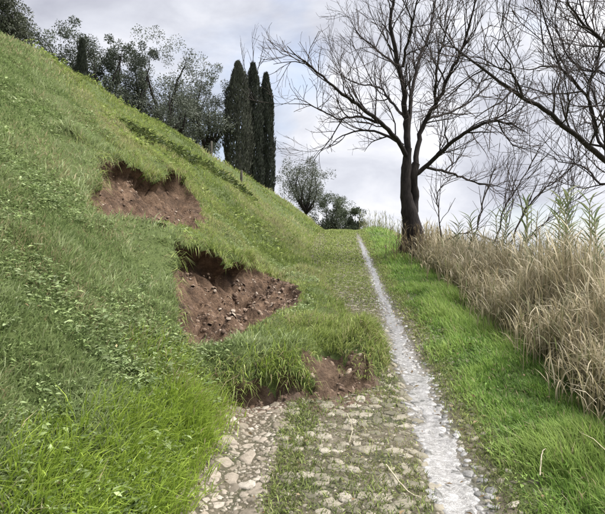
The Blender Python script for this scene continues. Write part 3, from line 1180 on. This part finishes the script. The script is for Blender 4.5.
E = 9.0
tx, ty = 6.9, 9.4
tz = float(H(np.array([tx]), np.array([ty]))[0])
B1 = (tx, ty, tz - .1)
top = P(700, 330, E)
trunks = [([B1, (tx - .02, ty - .1, tz + 1.3), P(735, 400, E + .1), top, P(690, 200, E), P(680, 100, E + .2)], [.26, .2, .18, .17, .12, .08])]
limbs = [
    ([top, P(640, 310, E), P(605, 288, E - .1), P(568, 258, E - .3), P(530, 226, E - .5), P(490, 196, E - .7), P(450, 170, E - .9), P(420, 154, E - 1.0), P(390, 130, E - 1.2), P(358, 104, E - 1.4), P(328, 84, E - 1.5), P(300, 74, E - 1.6)], .075, .006),
    ([P(455, 172, E - .9), P(442, 132, E - 1.2), P(421, 102, E - 1.4), P(403, 78, E - 1.6)], .028, .005),
    ([P(640, 310, E), P(600, 262, E + .4), P(584, 222, E + .6), P(575, 172, E + .8), P(588, 122, E + .9), P(606, 60, E + 1), P(615, -20, E + 1.1)], .042, .009),
    ([P(592, 240, E + .5), P(578, 186, E + .2), P(545, 142, E - .1), P(520, 116, E - .3), P(510, 70, E - .4), P(490, 20, E - .6), P(478, -30, E - .8)], .035, .007),
    ([P(524, 120, E - .3), P(490, 120, E - .6), P(465, 126, E - .8), P(436, 122, E - 1.1)], .022, .004),
    ([P(682, 120, E + .1), P(640, 100, E - .3), P(605, 78, E - .5), P(570, 45, E - .8), P(543, 12, E - 1), P(525, -30, E - 1.2)], .05, .009),
    ([P(690, 200, E), P(640, 170, E + .6), P(600, 130, E + .9), P(560, 125, E + 1.3), P(520, 60, E + 1.6), P(515, -10, E + 1.8)], .032, .008),
    ([P(660, 315, E), P(600, 330, E + .8), P(560, 300, E + 1.3), P(520, 290, E + 1.8), P(480, 262, E + 2.2)], .035, .005),
]
bare_tree('bare_tree', B1, trunks, limbs, 'leafless tree reaching long branches in from the right edge over the reeds', 'leafless trees by the reeds', 9)


def Q5(cx, cy, depth):
    return tuple(at(390 + cx / 2.814, 110 + cy / 2.814, depth))


SAP = [dict(per_m=7.0, angle=(15, 40), up=.2, len=(.5, 1.3), segs=4, wob=.12, curl=.04, rad=.010, min=.004, sides=4, **{'from': .2}),
       dict(per_m=4.0, angle=(20, 50), up=.2, len=(.2, .5), segs=3, wob=.14, curl=.05, rad=.005, min=.0028, sides=3, **{'from': .1})]


def sapling(pts, r0, label, seed):
    r = np.random.default_rng(seed)
    x, y = pts[0][0], pts[0][1]
    z = float(H(np.array([x]), np.array([y]))[0])
    b = (x - .15, y, z - .05)
    t = empty('sapling', b)
    tag(t, label, 'sapling', 'leafless saplings among the reeds')
    p, ra = resample([b] + list(pts), np.linspace(r0 * .65, r0 * .2, len(pts) + 1), .12, .012, r)
    S, Bt = Tubes(), Tubes()
    S.tube(p, ra, 6)
    sprout(p[len(p) // 3:], ra[len(p) // 3:], 0, [Bt, Bt], r, SAP)
    S.build('stem', M_TWIG, t, b)
    Bt.build('twigs', M_TWIG, t, b)['kind'] = 'stuff'


sapling([Q5(150, 400, 11.5), Q5(142, 340, 11.5), Q5(136, 280, 11.4), Q5(132, 240, 11.4), Q5(150, 208, 11.3), Q5(185, 190, 11.2)], .028, 'crooked dark leafless sapling just right of the split trunk', 31)
sapling([Q5(225, 380, 10.5), Q5(242, 335, 10.5), Q5(262, 262, 10.4), Q5(280, 205, 10.3), Q5(300, 160, 10.2)], .03, 'straight leafless sapling rising from the reed tops, second from the split trunk', 32)
sapling([Q5(282, 400, 10.0), Q5(300, 355, 10), Q5(322, 280, 9.9), Q5(352, 228, 9.7), Q5(400, 150, 9.5), Q5(425, 90, 9.4)], .03, 'slender leafless sapling leaning right, third from the split trunk', 33)
sapling([Q5(330, 400, 9.5), Q5(350, 355, 9.5), Q5(382, 280, 9.3), Q5(432, 222, 9.1), Q5(490, 180, 8.9), Q5(540, 135, 8.7)], .032, 'strongly leaning leafless sapling in the middle of the reed tops', 34)
sapling([Q5(300, 420, 11.0), Q5(330, 330, 11), Q5(345, 270, 11), Q5(350, 200, 11), Q5(375, 110, 11)], .02, 'thin upright leafless sapling behind the leaning ones', 35)
sapling([Q5(365, 400, 8.8), Q5(400, 352, 8.7), Q5(445, 310, 8.5), Q5(510, 262, 8.3), Q5(590, 215, 8.0)], .02, 'low leafless sapling stretched right just above the reed plumes', 36)
sapling([Q5(110, 405, 12.0), Q5(150, 372, 11.8), Q5(190, 352, 11.6), Q5(235, 346, 11.4), Q5(300, 370, 11.2), Q5(375, 385, 11.0)], .035, 'dark sapling stem arched low over the reeds beside the trunk foot', 37)
sapling([Q5(480, 420, 8.6), Q5(500, 340, 8.6), Q5(505, 250, 8.6), Q5(500, 170, 8.6), Q5(515, 110, 8.6)], .016, 'thin leafless sapling near the right edge under the long branch', 38)

# ------------------------------------------------------------------ leafy trees on the ridge


def leaf_cloud(n, centres, radii, length, col, r, up_bias=0.0, flat=1.0):
    k = r.integers(0, len(centres), n)
    d = r.normal(0, 1, (n, 3))
    d /= np.linalg.norm(d, axis=1, keepdims=True)
    rad = radii[k] * r.random(n) ** .45
    off = d * rad[:, None]
    off[:, 2] *= flat
    p = centres[k] + off
    dr = d + r.normal(0, .7, (n, 3))
    dr[:, 2] += up_bias
    up = r.normal(0, 1, (n, 3))
    L = length * r.uniform(.6, 1.3, n)
    c = np.array(col)
    tone = np.exp(r.normal(0, .14, len(centres)))[k] * np.exp(r.normal(0, .18, n))
    return leaf_cards(p, dr, up, L, L * r.uniform(.35, .6, n), c[None] * tone[:, None])


def olive(px, ptop, depth, width_px, label, seed, col=(.075, .085, .07), dens=1.0, lean=0.0, low=.35, name='olive_tree', cat='tree', group='trees along the ridge'):
    r = np.random.default_rng(seed)
    x = (px - 302.5) / 524 * depth
    z = float(H(np.array([x]), np.array([float(depth)]))[0])
    ztop = 1.7 + (257 - ptop) / 524 * depth
    h = max(ztop - z, 1.0)
    w = width_px / 524 * depth / 2
    b = (x, depth, z - .1)
    t = empty(name, b)
    tag(t, label, cat, group)
    T = Tubes()
    fork = np.array([x + lean * .4, depth, z + h * low])
    p, ra = resample([b, (x + lean * .1 + .05, depth, z + h * low * .5), fork], [.022 * h + .06, .014 * h + .03, .011 * h + .025], .15, .015, r)
    T.tube(p, ra, 8)
    T.build('trunk', M_BARK, t, b)
    LB = Tubes()
    cen, rad = [], []
    nb = 9
    for i in range(nb):
        a = 2 * np.pi * i / nb + r.uniform(-.3, .3)
        rr = w * r.uniform(.45, .85)
        e = np.array([x + lean + math.cos(a) * rr, depth + math.sin(a) * rr, z + h * r.uniform(low + .2, .92)])
        mid = (fork + e) / 2 + r.normal(0, .12 * w, 3)
        q, ra = resample([fork, mid, e], [.014 * h + .02, .008 * h + .012, .01], .2, .02, r)
        LB.tube(q, ra, 5)
        for f_ in (.5, .75, 1.0):
            pt = q[int((len(q) - 1) * f_)]
            for _ in range(3):
                cen.append(pt + r.normal(0, .2 * w, 3))
                rad.append(w * r.uniform(.16, .34))
    for _ in range(6):
        cen.append(np.array([x + lean, depth, z + h * .85]) + r.normal(0, 1, 3) * np.array([.35 * w, .35 * w, .09 * h]))
        rad.append(w * r.uniform(.15, .3))
    LB.build('limb', M_BARK, t, b)
    cen, rad = np.array(cen), np.array(rad)
    cen[:, 2] = np.clip(cen[:, 2], z + h * low * .9, z + h - .15)
    v, f, c = leaf_cloud(int(23000 * dens), cen, rad, 0.011 * depth ** .5 + .025, col, r)
    mesh_obj('crown', v - np.array(b), f, M_LEAF, t, cols={'col': c})


olive(4, -14, 15.5, 50, 'dark tree cut off at the top left corner', 50, (.10, .11, .08), .7)
olive(66, 22, 19.0, 62, 'dense dark olive tree, leftmost of the row on the ridge', 51, (.085, .10, .075), .75, low=.25)
olive(108, 30, 20.0, 50, 'dark bushy olive tree standing second in the ridge row', 52, (.08, .095, .07), .8, low=.2)
olive(133, 38, 21.5, 46, 'dark olive tree third in the ridge row, merging with its neighbour', 53, (.095, .11, .085), .7, low=.25)
olive(168, 36, 22.0, 70, 'taller airy grey olive tree showing sky between its branches', 54, (.13, .145, .115), .62, low=.28)
olive(205, 52, 23.5, 60, 'airy olive tree with a leaning stem just left of the cypresses', 55, (.12, .135, .105), .6, lean=.2, low=.27)
olive(188, 78, 24.5, 44, 'low grey olive tree filling the gap between the two airy ones', 59, (.11, .125, .10), .6, low=.2)
olive(306, 158, 34.0, 52, 'round grey green tree standing right of the cypresses', 56, (.13, .145, .11), .6, low=.3)
olive(331, 196, 33.0, 36, 'low dark green bush at the end of the track', 57, (.10, .12, .075), .6, low=.12, name='bush', cat='bush', group='bushes at the crest')
olive(353, 208, 31.0, 26, 'small dark bush at the crest right of the low bush', 58, (.09, .11, .07), .5, low=.1, name='bush', cat='bush', group='bushes at the crest')


def cypress(px, ptop, pbase, depth, width_px, label, seed, col):
    r = np.random.default_rng(seed)
    x = (px - 302.5) / 524 * depth
    z = float(H(np.array([x]), np.array([float(depth)]))[0])
    zb = min(z, 1.7 + (257 - pbase) / 524 * depth)
    z = zb
    h = 1.7 + (257 - ptop) / 524 * depth - z
    w = width_px / 524 * depth / 2
    b = (x, depth, z - .1)
    t = empty('cypress_tree', b)
    tag(t, label, 'tree', 'cypresses on the ridge')
    T = Tubes()
    p, ra = resample([b, (x, depth, z + h * .5), (x + .03, depth, z + h * .96)], [.16, .09, .015], .3, .01, r)
    T.tube(p, ra, 8)
    T.build('trunk', M_GREYBARK, t, b)
    n = 15000
    tt = r.random(n)
    prof = np.interp(tt, [0, .04, .2, .5, .75, .9, 1], [.45, .8, .98, 1.0, .78, .48, .08])
    a = r.uniform(0, 2 * np.pi, n)
    lump = 1 + .42 * np.array(fbm(a * 1.9 + seed, tt * h * 1.3, seed, 4, .6))
    rr = w * prof * lump * (.55 + .45 * r.random(n) ** .4)
    pos = np.stack([x + np.cos(a) * rr, depth + np.sin(a) * rr, z + tt * h * .97], -1)
    d = np.stack([np.cos(a) * .35, np.sin(a) * .35, np.ones(n)], -1) + r.normal(0, .18, (n, 3))
    L = r.uniform(.06, .22, n)
    tone = np.exp(r.normal(0, .22, n) + .5 * fbm(a * 3, tt * h * 2, seed + 7, 2))
    v, f, c = leaf_cards(pos, d, np.stack([np.cos(a), np.sin(a), np.zeros(n)], -1) + r.normal(0, .4, (n, 3)), L, L * .28, np.array(col)[None] * tone[:, None])
    mesh_obj('crown', v - np.array(b), f, M_LEAF, t, cols={'col': c})


cypress(238, 60, 185, 23.5, 27, 'grey green cypress, leftmost of the three on the ridge', 61, (.075, .08, .062))
cypress(253, 61, 187, 25.0, 21, 'tallest dark cypress in the middle of the three', 62, (.045, .052, .04))
cypress(266, 71, 190, 26.0, 17, 'slim dark cypress, rightmost of the three on the ridge', 63, (.045, .052, .04))
cypress(82, 40, 75, 18.4, 9, 'small narrow dark cypress between the first two olive trees', 64, (.05, .058, .045))

# pale bare tree behind the cypresses
x, y = (252 - 302.5) / 524 * 36, 36.0
z = float(H(np.array([x]), np.array([y]))[0])
PB = (x, y, z - .1)


def K(px, py, d=36.0):
    return tuple(at(px, py, d))


THIN = [dict(per_m=1.5, angle=(20, 45), up=.3, len=(.8, 1.8), segs=4, wob=.1, curl=.05, rad=.02, min=.008, sides=4, **{'from': .15}),
        dict(per_m=2.6, angle=(20, 45), up=.3, len=(.4, .9), segs=3, wob=.12, curl=.05, rad=.008, min=.005, sides=3, **{'from': .1})]
bare_tree('bare_tree', PB, [([PB, K(251, 150), K(250, 100), K(250, 80)], [.16, .12, .09, .07])],
          [([K(250, 90), K(244, 65), K(240, 42)], .05, .01), ([K(250, 85), K(253, 60), K(252, 32)], .05, .01), ([K(250, 92), K(260, 62), K(264, 38)], .05, .01)],
          'faint slender leafless tree top rising behind the cypresses', None, 71, THIN)


def post(px, ptop, pbase, depth, r0, label):
    x = (px - 302.5) / 524 * depth
    z = float(H(np.array([x]), np.array([float(depth)]))[0])
    zt = 1.7 + (257 - ptop) / 524 * depth
    T = Tubes()
    T.tube([(x, depth, z - .15), (x + .01, depth, (z + zt) / 2), (x + .02, depth, zt - .01), (x + .02, depth, zt)], [r0, r0 * .95, r0 * .92, r0 * .4], 8)
    o = T.build('wooden_post', M_WOOD)
    tag(o, label, 'post', 'posts on the slope')


gxp, gyp = ground_hit(241, 184)
post(241, 170, 184, gyp, .045, 'short dark wooden post in the grass in front of the cypresses')
post(211, 141, 160, 21.5, .05, 'thin wooden post standing left of the cypresses on the skyline')

# ------------------------------------------------------------------ reeds
G_REED = [(.20, .22, .13), (.32, .28, .18), (.42, .365, .25), (.51, .445, .32), (.62, .56, .43)]
G_CANE = [(.12, .16, .08), (.18, .22, .11), (.28, .29, .17)]


def ribbon(p, width, side):
    """flat ribbon along p (n,k,3)"""
    n, k, _ = p.shape
    v = np.zeros((n, k, 2, 3), np.float32)
    v[:, :, 0] = p - side[:, None] * width[:, :, None] * .5
    v[:, :, 1] = p + side[:, None] * width[:, :, None] * .5
    b = (np.arange(n) * k * 2)[:, None, None]
    q = np.array([[2 * i, 2 * i + 1, 2 * i + 3, 2 * i + 2] for i in range(k - 1)])
    f = (b + q[None]).reshape(-1, 4)
    return v.reshape(-1, 3), f, k * 2


def reed_mass(x, y, h, wst, nleaf, pal, lf_len, r, base_z=None):
    n = len(x)
    z = H(x, y) if base_z is None else base_z
    az = r.uniform(0, 2 * np.pi, n)
    ln = r.uniform(.0, .12, n)
    t = np.linspace(0, 1, 4)
    p = np.zeros((n, 4, 3))
    p[:, :, 0] = x[:, None] + np.cos(az)[:, None] * ln[:, None] * h[:, None] * t ** 2
    p[:, :, 1] = y[:, None] + np.sin(az)[:, None] * ln[:, None] * h[:, None] * t ** 2
    p[:, :, 2] = z[:, None] + h[:, None] * t
    colr = palette(n, pal)
    out = []
    for q in (0, np.pi / 2):
        s = np.stack([np.cos(az + q), np.sin(az + q), np.zeros(n)], -1)
        v, f, m = ribbon(p, wst[:, None] * (1 - .6 * t)[None], s)
        out.append((v, f, np.repeat(colr, m, 0)))
    k = np.repeat(np.arange(n), nleaf)
    m = len(k)
    tt = r.uniform(.15, 1.0, m)
    i = np.minimum((tt * 3).astype(int), 2)
    fr = (tt * 3 - i)[:, None]
    st = p[k, i] * (1 - fr) + p[k, i + 1] * fr
    a = r.uniform(0, 2 * np.pi, m)
    L = lf_len * r.uniform(.5, 1.3, m)
    e0 = r.uniform(.85, 1.5, m)
    droop = r.uniform(.2, 1.9, m)
    lp = np.zeros((m, 4, 3))
    pos, el = st, e0
    for j in range(4):
        lp[:, j] = pos
        pos = pos + np.stack([np.cos(a) * np.cos(el), np.sin(a) * np.cos(el), np.sin(el)], -1) * (L / 3)[:, None]
        el = el - droop / 3
    s = np.stack([-np.sin(a), np.cos(a), r.uniform(-.5, .5, m)], -1)
    W = (wst[k] * 1.25 * r.uniform(.6, 1.4, m))[:, None] * np.array([.6, 1, .7, .08])[None]
    v, f, c = ribbon(lp, W, s)
    out.append((v, f, np.repeat(palette(m, pal), c, 0)))
    return join(out)


def reed_h(x, y):
    return 1.13 + .6 * fbm(x * .7, y * .7, 71, 3) + .12 * smooth(8, 5, y) - .06 * np.clip(y - 8, 0, 9)


rr = np.random.default_rng(77)
sets = []
for n, u0, u1, y0, y1, w_, nl in ((4600, 2.0, 4.0, 2.2, 7.0, .008, 5), (4400, 2.0, 4.6, 7.0, 12.0, .0105, 4), (900, 2.2, 5.0, 12.0, 18, .016, 5)):
    y = rr.uniform(y0, y1, n)
    u = u0 + (u1 - u0) * rr.random(n) ** 1.1 + .15 * fbm(y * 2, y * 0, 73, 2)
    x = u + centre(y)
    edge = smooth(-.1, .6, u - u0 + .35 * fbm(x * 1.5, y * 1.5, 75, 3))
    sets.append(reed_mass(x, y, np.clip(reed_h(x, y), .6, 3) * (.22 + .78 * edge) * rr.uniform(.65, 1.1, n), np.full(n, w_), nl, G_REED, .36, rr))
for n, y0, y1, w_ in ((1800, 2.0, 7.5, .007), (1100, 7.5, 14, .011)):      # tangled dry and green grass at the reeds' foot
    y = rr.uniform(y0, y1, n)
    u = 2.1 + rr.normal(0, .2, n)
    hh = np.where(rr.random(n) < .6, rr.uniform(.15, .4, n), rr.uniform(.3, .65, n))
    sets.append(reed_mass(u + centre(y), y, hh, np.full(n, w_), 3, [(.16, .20, .08), (.28, .24, .14), (.38, .32, .21), (.46, .40, .28), (.54, .48, .36)], .22, rr))
v, f, c = join(sets)
tag(mesh_obj('reed_bed', v, f, M_REED, cols={'col': c}), 'dense bed of dry straw coloured reeds beyond the verge', 'reeds', kind='stuff')

where = ['first from the trunk', 'second from the trunk', 'third from the trunk', 'fourth from the trunk', 'fifth from the trunk', 'sixth from the trunk', 'seventh from the trunk',
         'eighth from the trunk', 'ninth from the trunk', 'tenth from the trunk', 'eleventh from the trunk', 'last before the right edge']
canes = [(452, 236, 10.5), (476, 228, 9.6), (497, 224, 8.8), (512, 218, 8.2), (527, 208, 7.8), (540, 218, 7.3), (551, 204, 7.0), (562, 198, 6.8), (573, 206, 6.6), (584, 214, 6.4), (594, 206, 6.2), (602, 222, 6.0)]
for (px, pt, dp), wh in zip(canes, where):
    x = (px - 302.5) / 524 * dp
    z = float(H(np.array([x]), np.array([dp]))[0])
    h = 1.7 + (257 - pt + 18) / 524 * dp - z
    r = np.random.default_rng(px)
    b = (x, dp, z - .05)
    t = empty('giant_cane', b)
    tag(t, 'tall grey green leafy cane above the reeds, ' + wh, 'cane', 'tall leafy canes above the reeds')
    tip = (x + r.uniform(-.12, .12), dp + r.uniform(-.1, .1), z + h * .92)
    p, ra = resample([b, ((x + tip[0]) / 2 + r.uniform(-.03, .03), dp, z + h * .5), tip], [.014, .011, .005], .2, .004, r)
    T = Tubes()
    T.tube(p, ra, 6)
    T.build('stem', M_PALEWOOD, t, b)
    nl = 30
    lv = []
    lp = np.zeros((nl, 5, 3))
    sd_ = np.zeros((nl, 3))
    plane = r.uniform(-.5, .5)
    for j in range(nl):
        q = .45 + .55 * j / (nl - 1)
        i = q * (len(p) - 1)
        i0 = min(int(i), len(p) - 2)
        pos = p[i0] * (1 - i + i0) + p[i0 + 1] * (i - i0)
        a = plane + (0 if j % 2 else np.pi) + r.normal(0, .35)
        el = r.uniform(.75, 1.15)
        L = r.uniform(.18, .34) * (1 - .3 * abs(q - .7))
        for s_ in range(5):
            lp[j, s_] = pos
            pos = pos + np.array([math.cos(a) * math.cos(el), math.sin(a) * math.cos(el), math.sin(el)]) * L / 4
            el -= r.uniform(.0, .35)
        sd_[j] = (-math.sin(a), math.cos(a), .3)
    Wd = np.tile(np.array([.7, 1, .9, .55, .06]) * .026, (nl, 1))
    v, f, m = ribbon(lp, Wd, sd_)
    mesh_obj('leaves', v - np.array(b), f, M_REED, t, cols={'col': np.repeat(palette(nl, G_CANE), m, 0)})

# dead stalks at the trunk's foot
rr = np.random.default_rng(5)
n = 160
x = gx + rr.normal(.25, .45, n)
y = gy + rr.normal(-.5, .35, n)
v, f, c = reed_mass(x, y, rr.uniform(.25, .9, n), np.full(n, .012), 3, [(.12, .09, .06), (.22, .17, .11), (.33, .27, .17)], .2, rr)
tag(mesh_obj('dead_stalks', v, f, M_REED, cols={'col': c}), 'brown dead stalks around the foot of the split trunk', 'stalks', kind='stuff')
n = 260
y = rr.uniform(21, 30, n)
x = centre(y) + rr.uniform(.9, 5, n)
v, f, c = reed_mass(x, y, rr.uniform(.3, .9, n), np.full(n, .014), 4, [(.16, .18, .08), (.25, .26, .12), (.36, .33, .2)], .2, rr)
tag(mesh_obj('tall_weeds', v, f, M_REED, cols={'col': c}), 'thin tall weeds on the crest left of the split trunk', 'weeds', kind='stuff')

# ------------------------------------------------------------------ small things lying about


def stick(px_pts, r0, label, lift):
    pts = []
    for (px, py), l_ in zip(px_pts, lift):
        hx, hy = ground_hit(px, py)
        pts.append((hx, hy, float(H(np.array([hx]), np.array([hy]))[0]) + l_))
    p, ra = resample(pts, np.linspace(r0, r0 * .5, len(pts)), .02, .001)
    T = Tubes()
    T.tube(p, ra, 6)
    tag(T.build('dry_stick', M_PALEWOOD), label, 'stick', 'dry sticks on the ground')


stick([(386, 470), (396, 484), (404, 494), (412, 501), (421, 504)], .006, 'curved pale dry stick lying on the cobbles', [.03, .035, .035, .03, .03])
stick([(347, 418), (351, 428), (352, 438), (349, 447)], .004, 'small pale twig on the track below the earth face', [.03, .035, .035, .03])
stick([(540, 486), (541, 478), (543, 471), (546, 466)], .005, 'curved straw coloured stalk in the verge grass', [.06, .10, .12, .10])
n = 900
x, y, u = scatter(n, -4.5, 2.0, 2.0, 9.0)
k = (np.abs(u) > .5) | (rng.random(n) < .5)
x, y = x[k], y[k]
m = len(x)
hz = H(x, y) + np.where(np.abs(u[k]) < .9, .025, .05)
az = rng.uniform(0, 6.28, m)
v, f, c = leaf_cards(np.column_stack([x, y, hz]), np.column_stack([np.cos(az), np.sin(az), rng.normal(.1, .25, m)]), np.tile([[0, 0, 1.0]], (m, 1)) + rng.normal(0, .4, (m, 3)),
                     rng.uniform(.02, .055, m), rng.uniform(.01, .025, m), palette(m, [(.09, .055, .03), (.18, .12, .06), (.32, .25, .14)]))
tag(mesh_obj('fallen_leaves', v, f, M_WEED, cols={'col': c}), 'small withered brown leaves scattered on track and bank', 'leaves', kind='stuff')
print('tris', sum(len(o.data.loops) - 2 * len(o.data.polygons) for o in scene.objects if o.type == 'MESH'))
